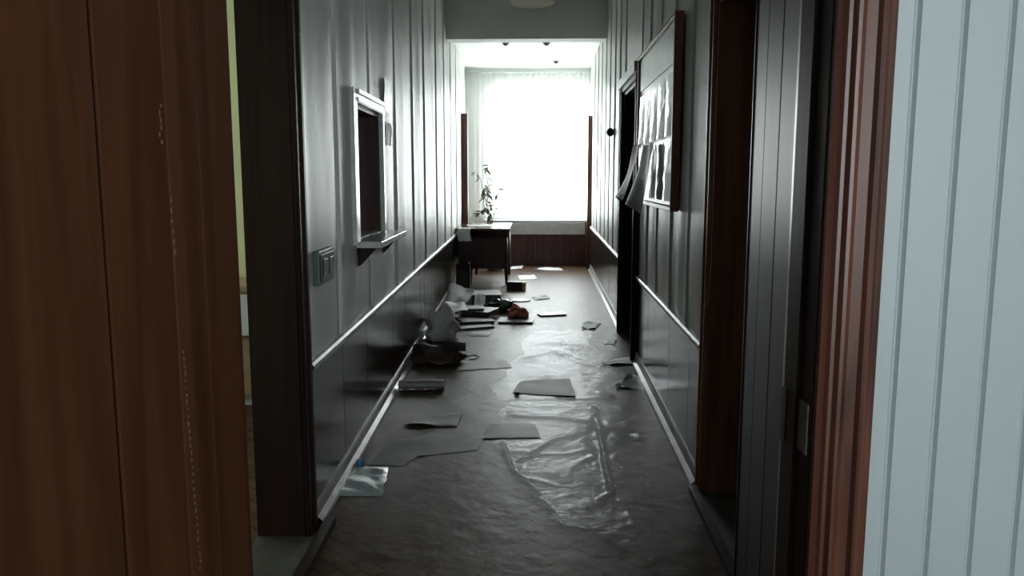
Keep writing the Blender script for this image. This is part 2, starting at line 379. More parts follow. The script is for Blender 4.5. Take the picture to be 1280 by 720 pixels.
# ------------------------------------------------------------------ end window, curtain
r = empty('window_1', (.07, END+.06, EW['z0'])); tag(r, 'large bright window filling the end wall', 'window', kind='structure')
x0, x1, z0, z1 = EW['x0'], EW['x1'], EW['z0'], EW['z1']
for nm, bx in (('frame', (x0, x0+.06, z0, z1)), ('frame', (x1-.06, x1, z0, z1)), ('frame', (x0+.06, x1-.06, z0, z0+.06)), ('frame', (x0+.06, x1-.06, z1-.06, z1)), ('mullion', (.04, .10, z0+.06, z1-.06)), ('transom', (x0+.06, .04, 2.2, 2.25)), ('transom', (.10, x1-.06, 2.2, 2.25))):
    MB().box(bx[0], bx[1], END+.05, END+.11, bx[2], bx[3]).build(nm, white_pl, r)
for a, c in ((x0+.06, .04), (.10, x1-.06)):
    for e, f_ in ((z0+.06, 2.2), (2.25, z1-.06)):
        MB().box(a, c, END+.075, END+.081, e, f_).build('pane', glass, r)
tag(MB().box(x0-.08, x1+.02, END-.16, END+.05, z0-.04, z0).build('windowsill', white_pl, None, bevel=.006), 'white windowsill board below the sheer curtain', 'windowsill', kind='structure')
pts = []
for i in range(181):
    u = i/180; x = -1.07+u*1.92; rowp = []
    for j in range(13):
        v = j/12; z = 3.04-v*2.26
        y = END-.09+.022*math.sin(u*2*math.pi*23+.6*math.sin(v*3))*(1-.25*v)+.012*math.sin(u*37+v*2)
        rowp.append((x, y, z))
    pts.append(rowp)
tag(MB().grid(pts).build('sheer_curtain', curtain_mat, None, smooth=True), 'pleated sheer white curtain hanging across the bright window', 'curtain')
tag(MB().tube([(-1.05, END-.09, 3.055), (.84, END-.09, 3.055)], .012).build('curtain_rod', white_pl), 'thin white curtain rod under the end ceiling', 'curtain rod')

# radiator screen under the window
r = empty('radiator_screen', (.23, 12.8, 0)); tag(r, 'low brown radiator screen with pale grey top board under the window', 'radiator screen')
X0, X1 = -.375, .815
for i in range(6):
    a = X0+(X1-X0)/6*i; MB().box(a+.0004, a+(X1-X0)/6-.0004, 12.80, 12.825, .07, .50).build('panel', screen_mat, r)
MB().hexa([(X0, 12.79, .50), (X1, 12.79, .50), (X1, 12.81, .50), (X0, 12.81, .50), (X0, 12.86, .67), (X1-.01, 12.86, .68), (X1-.01, 12.89, .68), (X0, 12.89, .67)]).build('top_board', plain('screen_grey', (.28, .28, .27), .5, .1), r)
MB().box(X0, X1, 12.815, 12.84, 0, .07).build('plinth', screen_mat, r)
MB().box(X0, X0+.02, 12.825, 13.09, 0.0, .50).build('side', screen_mat, r); MB().box(X1-.02, X1, 12.825, 13.09, 0, .50).build('side', screen_mat, r)

# ------------------------------------------------------------------ vestibule the camera stands in
VY = 1.33
CX0, CX1 = .475, .567
b = MB()
for a, c, z0, z1 in rects_around(-1.6, 1.9, 0, 2.9, [(-1.0, CX0, -1, 2.32)]): b.box(a, c, VY, VY+.12, z0, z1)
wf = b.build('wall_front', plaster); tag(wf, 'partition wall faced with white ribbed plastic panels', 'wall', kind='structure')
px0 = .567; pitch = .0735
k = 0; xx = px0
while xx < 1.88:                                                    # white plastic strips, each with a raised rib along its joint
    e = .608 if k == 0 else min(1.89, xx+pitch)
    prof = [(xx+.0001, 0), (xx+.0001, .008), (e-.0125, .008), (e-.0065, .0015), (e-.0045, .0012), (e-.0001, .008), (e-.0001, 0)]
    pts = [[(x, VY-d, z) for x, d in prof] for z in (0.002, 2.898)]
    MB().grid(pts).build('plastic_panel', pvc, wf); xx = e; k += 1
b = MB()
for a, c, z0, z1 in rects_around(-1.6, 1.9, 0, 2.9, [(VW['x0'], VW['x1'], VW['z0'], VW['z1'])]): b.box(a, c, VW['y']-.15, VW['y'], z0, z1)
tag(b.build('wall_back', pvc), 'white vestibule wall with a window behind the camera', 'wall', kind='structure')
tag(MB().box(-1.7, -1.6, -2.35, VY+.12, 0, 2.9).build('wall_left', pvc), 'white vestibule side wall on the door side', 'wall', kind='structure')
tag(MB().box(1.9, 2.0, -2.35, VY+.12, 0, 2.9).build('wall_right', pvc), 'white vestibule side wall beyond the ribbed panels', 'wall', kind='structure')
tag(MB().box(-1.7, 2.0, -2.35, VY+.12, 2.9, 3.05).build('ceiling', pvc), 'white vestibule ceiling', 'ceiling', kind='structure')
tag(MB().box(-1.7, 2.0, VY, VY+.12, 3.05, CEIL+.15).build('wall_front', plaster), 'plaster above the entrance doors', 'wall', kind='structure')
r = empty('window_2', ((VW['x0']+VW['x1'])/2, VW['y']-.08, VW['z0'])); tag(r, 'white framed vestibule window', 'window', kind='structure')
for bx in ((VW['x0'], VW['x0']+.05, VW['z0'], VW['z1']), (VW['x1']-.05, VW['x1'], VW['z0'], VW['z1']), (VW['x0']+.05, VW['x1']-.05, VW['z0'], VW['z0']+.05), (VW['x0']+.05, VW['x1']-.05, VW['z1']-.05, VW['z1'])):
    MB().box(bx[0], bx[1], VW['y']-.11, VW['y']-.05, bx[2], bx[3]).build('frame', white_pl, r)
MB().box(VW['x0']+.05, VW['x1']-.05, VW['y']-.083, VW['y']-.077, VW['z0']+.05, VW['z1']-.05).build('pane', glass, r)

# entrance frame with its moulded casing (right post in view)
r = empty('trim_9', (-.2, VY, 0)); tag(r, 'moulded reddish brown casing beside the white plastic panels', 'door frame', kind='structure')
wd = CX1-CX0
prof = [(0, 0), (0, .016), (.006, .020), (.011, .014), (.016, .021), (.022, .021), (.026, .014), (.031, .022), (.037, .022), (.041, .013), (.046, .015), (.062, .018), (.067, .026), (.074, .028), (.079, .022), (.083, .017), (.094, .015), (.094, 0)]
pts = [[(CX0-.001+x, VY-d, z) for x, d in prof] for z in (0.002, 2.40)]
MB().grid(pts).build('casing', wood_case, r)
pts = [[(-1.0+.001-x, VY-d, z) for x, d in prof] for z in (0.002, 2.40)]
MB().grid(pts).build('casing', wood_case, r)
MB().box(-1.0, CX0, VY-.02, VY-.001, 2.32, 2.40).build('head_casing', wood_case, r)
MB().box(CX0-.004, CX0+.001, VY, VY+.055, .002, 2.32).build('rebate', wood_dark, r)
MB().box(CX0-.014, CX0+.001, VY+.055, VY+.12, .002, 2.32).build('jamb', wood_dark, r)
MB().box(-1.001, -.996, VY, VY+.12, .002, 2.32).build('jamb', wood_dark, r)
pt = pl(1003, 530, VY+.045)
h_ = MB(); h_.box(CX0-.008, CX0-.0035, VY+.008, VY+.052, pt.z-.045, pt.z+.045); h_.build('strike_plate', metal, r, bevel=.001)
m_ = MB(); m_.tube([(CX0-.016, VY+.106, pt.z-.05), (CX0-.016, VY+.106, pt.z+.05)], .007); m_.build('hinge', metal, r)

# the two open door leaves
def door_leaf(name, label, hinge, free, thick_dir, cuts, z0, z1, mat, th=.035):
    hv, fv = Vector((*hinge, 0)), Vector((*free, 0)); u = fv-hv; nrm = Vector((thick_dir[0], thick_dir[1], 0)).normalized()
    r = empty(name, (hv+fv)/2); tag(r, label, 'door', kind='structure')
    def bx(m_, t0, t1, d0, d1, a, c):
        p = lambda t, d, z: hv+u*t+nrm*d+Vector((0, 0, z))
        m_.hexa([p(t0,d0,a), p(t1,d0,a), p(t1,d1,a), p(t0,d1,a), p(t0,d0,c), p(t1,d0,c), p(t1,d1,c), p(t0,d1,c)]); return m_
    core = bx(MB(), 0, 1, .008, th, z0, z1).build('core', wood_dark, r)
    cs = [0, *cuts, 1]
    for a, c in zip(cs, cs[1:]):
        ga, gc = (.008 if a in cuts[:1] else .004), (.008 if c in cuts[:1] else .004)
        bx(MB(), a+ga, c-gc, 0, .008, z0, z1).build('plank', mat, r, bevel=.0015)
    return r, bx
HL, FL_ = (-.955, 1.30), (-.800, 2.14)
def tl(px, py=222):                                                 # where along the left leaf a pixel column meets it
    d = ray(px, py); ux, uy = FL_[0]-HL[0], FL_[1]-HL[1]
    # HL + t*u = k*d
    det = ux*(-d.y)-uy*(-d.x); return ((-HL[0])*(-d.y)-(-HL[1])*(-d.x))/det
cutsL = [tl(126), tl(211), tl(250)]
lr, bx = door_leaf('door_1', 'wide open brown wood plank door with scratched joints', HL, FL_, (-1, .2), cutsL, .012, 2.29, wood_leaf)
scr = plain('bare_scratch', (.30, .22, .16), .7, .2, 30)
m_ = MB(); rg = random.Random(3)
def tz(px, py):
    t = tl(px, py); d = ray(px, py); X = HL[0]+t*(FL_[0]-HL[0]); Y = HL[1]+t*(FL_[1]-HL[1]); return t, H+d.z*(Y/d.y)
for py in list(range(132, 182, 9))+list(range(250, 320, 13))+list(range(440, 715, 9)):
    px = 193+(245-193)*(py/640)+rg.uniform(-.8, .8)
    if py < 200: px = 201+rg.uniform(-1.5, 1.5)
    t, z = tz(px, py); l = rg.uniform(.002, .007); bx(m_, t-rg.uniform(.0015, .004), t+rg.uniform(.0015, .004), -.0006, .0, z-l, z+l)
m_.build('scratches', scr, lr)
HR, FR = (.468, 1.455), (.548, 2.06)
rr_, bx = door_leaf('door_2', 'narrow dark glossy plank door standing open against the right side', HR, FR, (1, -.13), [.35, .68], .012, 2.29, plain('dark_gloss_wood', (.016, .014, .012), .48, .35, 1, .05, 50, spec=.12, stretch=(40, 40, 1)))
m_ = bx(MB(), .985, 1.0, -.004, .0, .012, 2.29); m_.build('edge_strip', wood_dark, rr_)
m_ = bx(MB(), 0.0, .05, -.003, .0, .012, 2.29); m_.build('hinge_stile', wood_case, rr_)

# ------------------------------------------------------------------ pale green side room seen through the left doorway
b = MB().box(-4.0, -1.18, 5.2, 5.35, 0, 2.9); tag(b.build('wall_back', green_paint), 'pale green wall of the side room', 'wall', kind='structure')
b = MB()
for a, c, z0, z1 in rects_around(1.3, 5.35, 0, 2.9, [(RW['y0'], RW['y1'], RW['z0'], RW['z1'])]): b.box(-4.15, -4.0, a, c, z0, z1)
tag(b.build('wall_left', green_paint), 'side room wall with its window', 'wall', kind='structure')
tag(MB().box(-4.0, -1.6, 1.3, 1.45, 0, 2.9).build('wall_front', green_paint), 'near wall of the pale green side room', 'wall', kind='structure')
tag(MB().box(-4.15, -1.08, 1.3, 5.35, 2.9, 3.05).build('ceiling', ceil_mat), 'ceiling of the pale green side room', 'ceiling', kind='structure')
r = empty('window_3', (RW['x']-.08, 4.05, RW['z0'])); tag(r, 'white framed window of the side room', 'window', kind='structure')
for yy in (RW['y0'], (RW['y0']+RW['y1'])/2-.025, RW['y1']-.05): MB().box(-4.11, -4.05, yy, yy+.05, RW['z0'], RW['z1']).build('frame', white_pl, r)
for z in (RW['z0'], RW['z1']-.05): MB().box(-4.11, -4.05, RW['y0']+.05, RW['y1']-.05, z, z+.05).build('frame', white_pl, r)
MB().box(-4.083, -4.077, RW['y0']+.05, RW['y1']-.05, RW['z0']+.05, RW['z1']-.05).build('pane', glass, r)
r = empty('cabinet', (-1.9, 4.9, 0)); tag(r, 'low wooden cabinet against the pale green wall of the side room', 'cabinet')
MB().box(-2.5, -1.3, 4.72, 5.17, .72, .75).build('top', card_tan, r, bevel=.003)
MB().box(-2.48, -1.32, 4.74, 5.17, .08, .72).build('body', card_tan, r)
for i in range(3): MB().box(-2.47+i*.385, -2.09+i*.385, 4.722, 4.74, .45 if i else .10, .70).build('door', white_pl if i == 1 else card_tan, r)
MB().box(-2.46, -1.34, 4.78, 5.15, 0, .08).build('plinth', white_pl, r)

# ------------------------------------------------------------------ reception hatch in the left wall
s0, s1, z0, z1 = HS
r = empty('window_4', L((s0+s1)/2, 0, z0)); tag(r, 'reception hatch with grey gloss frame and projecting shelf', 'hatch', kind='structure')
MB().wbox(L, s0-.09, s0, .012, .045, z0-.02, z1+.065).build('frame_side', grey_casing, r, bevel=.004)
MB().wbox(L, s1, s1+.05, .012, .04, z0-.02, z1+.065).build('frame_side', grey_casing, r, bevel=.004)
m_ = MB().wbox(L, s0, s1, .012, .045, z1, z1+.065); m_.wbox(L, s0, s1, .045, .056, z1+.045, z1+.065); m_.wbox(L, s0, s1, .045, .052, z1+.005, z1+.025); m_.build('frame_head', grey_casing, r)
for a, c in ((s0, s0+.018), (s1-.018, s1)): MB().wbox(L, a, c, -.165, .012, z0, z1).build('reveal', hatch_wood, r)
MB().wbox(L, s0+.018, s1-.018, -.165, .012, z1-.018, z1).build('reveal', hatch_wood, r)
for i in range(4):
    a = s0+.018+i*(s1-s0-.036)/4; MB().wbox(L, a+.001, a+(s1-s0-.036)/4-.001, -.14, -.12, z0, z1-.018).build('shutter_board', hatch_wood, r)
sh = MB().wbox(L, s0-.02, s1+.10, -.115, .155, z0-.038, z0-.004).build('shelf', grey_casing, r, bevel=.005)
for a in (s0+.03, s1-.02):
    m_ = MB(); p = [L(a, .014, z0-.14), L(a, .014, z0-.038), L(a, .12, z0-.038), L(a, .10, z0-.06), L(a, .035, z0-.13)]
    q = [v+Vector((0, .025, 0)) for v in p]; m_.face_set(p+q, [(0,1,2,3,4),(9,8,7,6,5)]+[(i, (i+1) % 5, 5+(i+1) % 5, 5+i) for i in range(5)]); m_.build('bracket', wood_dark, r)
MB().wbox(L, s0-.02, s1+.1, .0125, .035, z0-.075, z0-.038).build('apron', wood_dark, r)

# switch box, notes
r = empty('switch_box', L(3.30, .02, .97)); tag(r, 'dark green switch box on the left wall below the hatch', 'switch box')
MB().wbox(L, 3.18, 3.43, .012, .040, .965, 1.105).build('box', switch_rim, r, bevel=.004)
pt_ = MB().wbox(L, 3.198, 3.412, .040, .046, .98, 1.09).build('plate', switch_mat, r, bevel=.002)
for k in range(2): MB().wbox(L, 3.22+k*.10, 3.29+k*.10, .046, .052, 1.0, 1.07).build('rocker', switch_mat if k else switch_rim, pt_, bevel=.002)
def note(W, s0, s1, z0, z1, name, label, mat, d=.026, curl=.004, cat='paper'):
    pts = [[W(s0+(s1-s0)*i/6, d+curl*(1-i/6)+.003*math.sin(i*2+j), z1+(z0-z1)*j/6) for j in range(7)] for i in range(7)]
    return tag(MB().grid(pts).build(name, mat, None, smooth=True, solid=.0008), label, cat)
note(L, 4.93, 5.22, 1.80, 2.00, 'paper_note', 'white paper note pinned on the left wall past the hatch', white_pl)
note(L, 4.97, 5.20, 1.60, 1.74, 'paper_note', 'faded grey note below the white note past the hatch', paper_grey, .026, .0)

# bell on the right wall
bp_ = R(8.35, 0, 1.86)
tag(MB().lathe(bp_, [(.0, -.09), (.02, -.088), (.04, -.07), (.045, -.045), (.035, -.03), (.03, -.018)], 14, 'x').build('wall_bell', black, None, smooth=True), 'round dark bell on the right wall beyond the dark doorway', 'bell')

# ------------------------------------------------------------------ noticeboard
NS, NE, NZ0, NZ1, ND = 4.20, 5.82, 1.225, 2.235, .068
r = empty('noticeboard', R(5.0, .03, NZ0)); tag(r, 'white noticeboard in thick brown wood frame with plastic pockets', 'noticeboard')
MB().wbox(R, NS+.02, NE-.02, .022, .05, NZ0+.02, NZ1-.02).build('panel', board_white, r)
for a in ((NS, NS+.025, NZ0, NZ1), (NE-.025, NE, NZ0, NZ1), (NS+.025, NE-.025, NZ0, NZ0+.025), (NS+.025, NE-.025, NZ1-.025, NZ1)):
    MB().wbox(R, a[0], a[1], .022, ND, a[2], a[3]).build('frame', brown_frame, r, bevel=.003)
MB().wbox(R, NS+.10, NE-.08, .05, .056, 1.99, 2.17).build('title_strip', white_pl, r)
for k in range(5):
    a = NS+.07+k*.305
    for q in range(2):
        zt = 1.945-q*.345
        if q == 1 and k in (3,): continue
        pts = [[R(a+.26*i/6, .053+.012*math.sin(math.pi*i/6)*(.4+j/8)+.006*noise.noise(Vector((k+q*9, i*.9, j*.8)))+.004, zt-.325*j/8) for j in range(9)] for i in range(7)]
        MB().grid(pts).build('pocket', pocket_mat, r, smooth=True)
def curled(s0, s1, z0, z1, out, label, mat, twist=0):
    pts = []
    for i in range(9):
        row = []
        for j in range(11):
            v = j/10; u = i/8
            d = .092+out*v**1.5*(1+.35*math.sin(u*3+twist))+.010*math.sin(u*7+v*4)
            row.append(R(s0+(s1-s0)*u+.10*v*v*(u-.5)+twist*.08*v, d, z1+(z0-z1)*v*(1-.10*math.sin(u*2.6+twist))))
        pts.append(row)
    return tag(MB().grid(pts).build('hanging_sheet', mat, None, smooth=True, solid=.001), label, 'paper')
curled(5.34, 5.76, 1.23, 1.62, .10, 'curled pale sheet drooping off the noticeboard next to the dark doorway', paper_grey, .6)
curled(4.72, 5.16, 1.20, 1.60, .09, 'curled dark sheet drooping off the middle of the noticeboard', paper_dark, -.3)

# ------------------------------------------------------------------ ceiling fittings
r = empty('ceiling_lamp', (-.03, BEAM-.32, 3.35)); tag(r, 'flat milk glass ceiling lamp in front of the beam', 'lamp')
MB().lathe((-.03, BEAM-.32, 3.285), [(.16, 0), (.235, .012), (.25, .035), (.24, .05)], 24).build('shade', lamp_mat, r, smooth=True)
MB().lathe((-.03, BEAM-.32, 3.335), [(.20, 0), (.19, .02), (.06, .03), (.05, .113)], 24).build('base', white_pl, r)
for (px, py, lb) in ((632, 53, 'small ceiling spot behind the beam on the plant side'), (683, 53, 'small ceiling spot behind the beam on the pole side'), (695, 76, 'small ceiling spot close to the curtain')):
    c = fl(px, py, HCEIL)
    r = empty('ceiling_spot', (c.x, c.y, HCEIL-.03)); tag(r, lb, 'ceiling spot', 'spots in the end ceiling')
    rg_ = MB().lathe((c.x, c.y, HCEIL-.030), [(.036, 0), (.042, .012), (.046, .0295)], 14).build('ring', metal, r)
    MB().lathe((c.x, c.y, HCEIL-.042), [(.022, 0), (.028, .0118)], 12).build('bulb', black, rg_)

# ------------------------------------------------------------------ desk by the window end
def desk():
    x0, x1, y0, y1 = -1.035, -.325, 10.42, 11.70
    r = empty('desk', ((x0+x1)/2, (y0+y1)/2, 0)); tag(r, 'dark lacquered desk with end panel and tapered legs against the left wall', 'desk')
    MB().box(x0, x1, y0, y1, .712, .742).build('top', desk_top_mat, r, bevel=.004)
    MB().box(x0+.06, x1-.03, y0+.05, y0+.075, .21, .615).build('end_panel', desk_wood, r)
    MB().box(x0+.06, x0+.18, y0+.05, y0+.075, .615, .712).build('spacer', desk_wood, r)
    MB().box(x1-.13, x1-.03, y0+.05, y0+.075, .615, .712).build('spacer', desk_wood, r)
    MB().box(x0+.06, x1-.03, y1-.08, y1-.055, .45, .712).build('end_panel', desk_wood, r)
    MB().box(x0+.03, x0+.055, y0+.1, y1-.1, .30, .712).build('back_panel', desk_wood, r)
    for sx, sy in ((x0+.21, y0+.09), (x1-.06, y0+.09), (x0+.21, y1-.09), (x1-.06, y1-.09)):
        ox = .02 if sx > -.6 else -.02
        MB().tube([(sx, sy, .62), (sx+ox*.5, sy, .3), (sx+ox, sy-.02, 0)], [.034, .030, .017], 8).build('leg', wood_case if sx < -.6 else desk_wood, r, smooth=True)  # left legs take a lighter wood: their lit look put into colour
desk()
def draped(name, label, pts, mat, cat, solid=.0012): return tag(MB().grid(pts).build(name, mat, None, smooth=True, solid=solid), label, cat)
pts = []
for i in range(6):
    row = []
    for j in range(9):
        v = j/8*.26; x = -1.0+i*.034
        y, z = (10.50-v, .749) if v < .09 else (10.395-.004*math.sin(i), .749-(v-.09))
        row.append((x+.01*math.sin(j), y, z+.002*math.sin(i*3+j)))
    pts.append(row)
draped('paper_sheet', 'white paper hanging over the near corner of the desk', pts, paper, 'paper')
from mathutils.bvhtree import BVHTree
LAYERS = []
def add_layer(rows):
    n = len(rows[0]); v = [Vector(p) for r_ in rows for p in r_]
    LAYERS.append(BVHTree.FromPolygons(v, [(i*n+j, i*n+j+1, (i+1)*n+j+1, (i+1)*n+j) for i in range(len(rows)-1) for j in range(n-1)]))
def ground(x, y, rad=.025):
    z = 0.0
    for dx in (-rad, -rad/2, 0, rad/2, rad):
        for dy in (-rad, -rad/2, 0, rad/2, rad):
            for t in LAYERS:
                h = t.ray_cast(Vector((x+dx, y+dy, 1.0)), Vector((0, 0, -1)))
                if h[0] is not None and h[0].z < .2: z = max(z, h[0].z)
    return z
def flat_sheet(name, label, c, mat, cat='paper', n=10, amp=.008, lift=.003, curl=0, seed=0, group=None, solid=.0012, base=0.0):
    """c: four floor points (far-left, far-right, near-right, near-left)"""
    c = [Vector(p) for p in c]; rows = []
    for i in range(n+1):
        u = i/n; row = []
        for j in range(n+1):
            v = j/n
            p = (c[0]*(1-v)+c[1]*v)*(1-u)+(c[3]*(1-v)+c[2]*v)*u
            nz = noise.noise(Vector((p.x*9+seed, p.y*9, seed*1.3)))+.5*noise.noise(Vector((p.x*23+seed, p.y*23, seed)))
            e = max(abs(u-.5), abs(v-.5))*2
            p = p+Vector((.006*noise.noise(Vector((u*5+seed, v*5, 1))), .006*noise.noise(Vector((u*5, v*5+seed, 2))), 0))
            ed = min(1, (1-e)*4+.12); p.z = base+.0015+(lift+amp*max(0, nz+.25))*ed+curl*max(0, e-.3)**2*max(0, noise.noise(Vector((u*1.6+seed, v*1.6, 4)))*1.6)
            if not base:
                g = ground(p.x, p.y)
                if g > 0: p.z += g+.0012
            row.append(p)
        rows.append(row)
    if not base: add_layer(rows)
    return tag(MB().grid(rows).build(name, mat, None, smooth=True, solid=solid), label, cat, group)
flat_sheet('paper_sheet', 'loose white papers left on the desk top', [(-.95, 11.2, 0), (-.6, 11.25, 0), (-.55, 10.9, 0), (-.9, 10.85, 0)], paper, amp=.006, seed=3, base=.7435)

# dark crate standing in front of the desk
r = empty('crate', (-.93, 10.1, 0)); tag(r, 'dark open crate with grey green front standing before the desk', 'crate')
p0 = fl(556, 362); yb = p0.y; xa, xb = max(p0.x, L(yb, .06, 0).x), fl(587, 362).x
for nm, bxx in (('side', (xa, xa+.018, yb, yb+.22, 0, .33)), ('side', (xb-.018, xb, yb, yb+.22, 0, .33)), ('back', (xa+.018, xb-.018, yb+.202, yb+.22, 0, .33)), ('bottom', (xa+.018, xb-.018, yb, yb+.202, 0, .018)), ('top_rail', (xa+.018, xb-.018, yb, yb+.018, .24, .33))):
    MB().box(*bxx).build(nm, black, r)
MB().box(xa+.018, xb-.018, yb+.010, yb+.018, .018, .24).build('front', plain('grey_green_board', (.075, .09, .085), .5, .2), r)

# ------------------------------------------------------------------ plant before the window
r = empty('potted_plant', (-.62, 12.2, 0)); tag(r, 'spindly leafy plant in a clay pot in front of the window', 'plant')
pc = Vector((-.60, 12.15, 0))
MB().lathe(pc, [(.11, 0), (.125, .05), (.155, .26), (.165, .27), (.165, .31), (.15, .31), (.145, .28), (.02, .28)], 18).build('pot', soil, r, smooth=True)
rg = random.Random(11); lm = bpy.data.meshes.new('leaf')
lm.from_pydata([(0, 0, 0), (.022, .012, .004), (.055, .012, .006), (.085, 0, 0), (.055, -.012, .006), (.022, -.012, .004), (.04, 0, -.004)], [], [(0, 1, 6), (1, 2, 6), (2, 3, 6), (3, 4, 6), (4, 5, 6), (5, 0, 6)]); lm.materials.append(leaf_mat)
stems = [[(612, 275), (606, 245), (600, 222), (593, 214)], [(616, 275), (618, 258), (621, 240), (622, 228)], [(614, 275), (604, 255), (606, 240), (609, 232)], [(613, 275), (610, 258), (603, 262), (598, 268)], [(615, 275), (611, 235), (607, 215), (612, 205)]]
for st in stems:
    path = [pc+Vector((rg.uniform(-.03, .03), rg.uniform(-.03, .03), .28))]
    yy = 12.15
    for (px, py) in st: path.append(pl(px, py, yy+rg.uniform(-.05, .05)))
    so = MB().tube(path, [.008]+[.005]*(len(path)-2)+[.002], 5).build('stem', stem_mat, r)
    for k in range(13):
        t = rg.uniform(1.2, len(path)-1.01); i = int(t); p = path[i].lerp(path[i+1], t-i)
        lo = bpy.data.objects.new('leaf', lm); COL.objects.link(lo); lo.parent = so; lo.location = p-r.location-so.location
        lo.rotation_euler = (rg.uniform(-.9, .9), rg.uniform(-.2, 1.2), rg.uniform(0, 6.28)); lo.scale = [rg.uniform(1.1, 1.8)]*3

# ------------------------------------------------------------------ plastic films on the floor
def polyline_at(pl_, t):
    ls = [0]
    for a, c in zip(pl_, pl_[1:]): ls.append(ls[-1]+math.hypot(c[0]-a[0], c[1]-a[1]))
    d = t*ls[-1]
    for i in range(len(pl_)-1):
        if d <= ls[i+1]+1e-9:
            k = (d-ls[i])/(ls[i+1]-ls[i]+1e-9); return (pl_[i][0]+(pl_[i+1][0]-pl_[i][0])*k, pl_[i][1]+(pl_[i+1][1]-pl_[i][1])*k)
    return pl_[-1]
def seg_d(p, a, c):
    ab = c-a; t = max(0, min(1, (p-a).dot(ab)/max(1e-9, ab.dot(ab)))); return (p-(a+ab*t)).length
PRESS = [[fl(*q).to_2d() for q in quad] for quad in (                # sheets that lie on the films and press them flat
    [(650, 478), (712, 474), (720, 497), (640, 492)], [(610, 530), (668, 530), (676, 548), (602, 549)], [(518, 520), (578, 518), (571, 534), (504, 533)],
    [(580, 452), (632, 450), (640, 460), (570, 464)], [(535, 548), (606, 548), (596, 563), (522, 571)], [(487, 551), (556, 547), (504, 583), (460, 581)],
    [(497, 470), (560, 470), (560, 492), (497, 492)])]
def pressed(p):
    k = 1.0
    for q in PRESS:
        sg = [(q[(i+1) % 4]-q[i]).cross(p-q[i]) for i in range(4)]
        if all(x >= 0 for x in sg) or all(x <= 0 for x in sg): return .04
        d = min(seg_d(p, q[i], q[(i+1) % 4]) for i in range(4)); k = min(k, max(.04, (d-.035)/.06))
    return k
def film_loft(label, left, right, ridges, nu, nv, mat, seed, amp=.012, base=.002):
    left = [fl(*p).to_2d() for p in left]; right = [fl(*p).to_2d() for p in right]
    rd = [([fl(*p).to_2d() for p in q], h, wdt) for q, h, wdt in ridges]
    rows = []
    for i in range(nu+1):
        a = Vector(polyline_at(left, i/nu)); c = Vector(polyline_at(right, i/nu)); row = []
        for j in range(nv+1):
            p = a.lerp(c, j/nv)
            z = base+amp*max(0, noise.noise(Vector((p.x*5+seed, p.y*4, .3)))+.35*noise.noise(Vector((p.x*15, p.y*15+seed, 1.3))))
            # sharp folds from ridged noise
            rn = 1-abs(noise.noise(Vector((p.x*4.2+seed, p.y*6.5, seed))))*3
            z += amp*.9*max(0, rn)**2*max(0, .6+noise.noise(Vector((p.x*2, p.y*2, seed))))
            for q, h, wdt in rd:
                d = min(seg_d(p, e, f_) for e, f_ in zip(q, q[1:])); z += h*math.exp(-(d/wdt)**2)
            z = base+(z-base)*pressed(p)
            row.append((p.x, p.y, z))
        rows.append(row)
    add_layer(rows)
    return tag(MB().grid(rows).build('plastic_film', mat, None, smooth=True), label, 'plastic film')
film_loft('large wrinkled plastic film with tall creases lying mid corridor',
    [(640, 503), (622, 516), (630, 530), (614, 544), (620, 560), (640, 596), (672, 624), (704, 660), (745, 672), (778, 692)],
    [(748, 502), (790, 514), (780, 532), (812, 548), (770, 556), (768, 590), (770, 622), (790, 650), (800, 688)],
    [([(628, 556), (640, 590), (672, 618)], .018, .012), ([(672, 624), (705, 660), (742, 668), (778, 690)], .010, .012), ([(650, 578), (690, 553), (735, 541), (744, 512)], .018, .012), ([(742, 510), (750, 545), (758, 590), (765, 618), (750, 627)], .016, .013), ([(640, 522), (690, 523), (740, 529)], .016, .018), ([(690, 596), (740, 572)], .007, .02)],
    150, 110, film, 4.2, .010)
film_loft('thin crinkled plastic film spread beyond the creased film',
    [(668, 416), (650, 428), (656, 444), (630, 456), (634, 472), (612, 484), (622, 500)], [(742, 412), (736, 430), (756, 446), (748, 462), (776, 474), (764, 488), (772, 499)],
    [([(640, 482), (690, 490), (725, 484), (720, 500)], .018, .03), ([(660, 450), (690, 440), (735, 458)], .014, .03), ([(690, 498), (735, 492), (760, 496)], .012, .025)], 70, 60, film, 9.1, .014)
film_loft('dull plastic film lying along the left side of the corridor',
    [(560, 460), (545, 500), (500, 535), (470, 560)], [(612, 455), (600, 500), (594, 530), (590, 545)],
    [([(560, 500), (600, 492)], .008, .03)], 40, 40, film, 2.3, .007)

# ------------------------------------------------------------------ loose sheets on the floor
def px4(*p): return [fl(*q) for q in p]
flat_sheet('plastic_sheet', 'shiny crumpled clear plastic sheet against the left baseboard', px4((428, 584), (486, 586), (478, 620), (413, 621)), film_bright, 'plastic sheet', 16, .016, .004, .05, 2.2)
flat_sheet('paper_sheet', 'large dull grey sheet lying between the clear plastic and the film', px4((487, 551), (556, 547), (504, 583), (460, 581)), paper_grey, amp=.002, lift=.0008, seed=5)
flat_sheet('paper_sheet', 'long dull grey sheet overlapping the large grey sheet', px4((535, 548), (606, 548), (596, 563), (522, 571)), paper_grey, amp=.002, lift=.0008, seed=6)
flat_sheet('cardboard_piece', 'flat brown grey cardboard piece with a dark raised edge', px4((518, 520), (578, 518), (571, 534), (504, 533)), paper_dirty, 'cardboard', amp=.003, lift=.003, curl=.03, seed=8, solid=.003)
flat_sheet('paper_sheet', 'wide dirty sheet in front of the brown slumped bag', px4((580, 452), (632, 450), (640, 460), (570, 464)), paper_dirty, amp=.002, lift=.0008, seed=10)
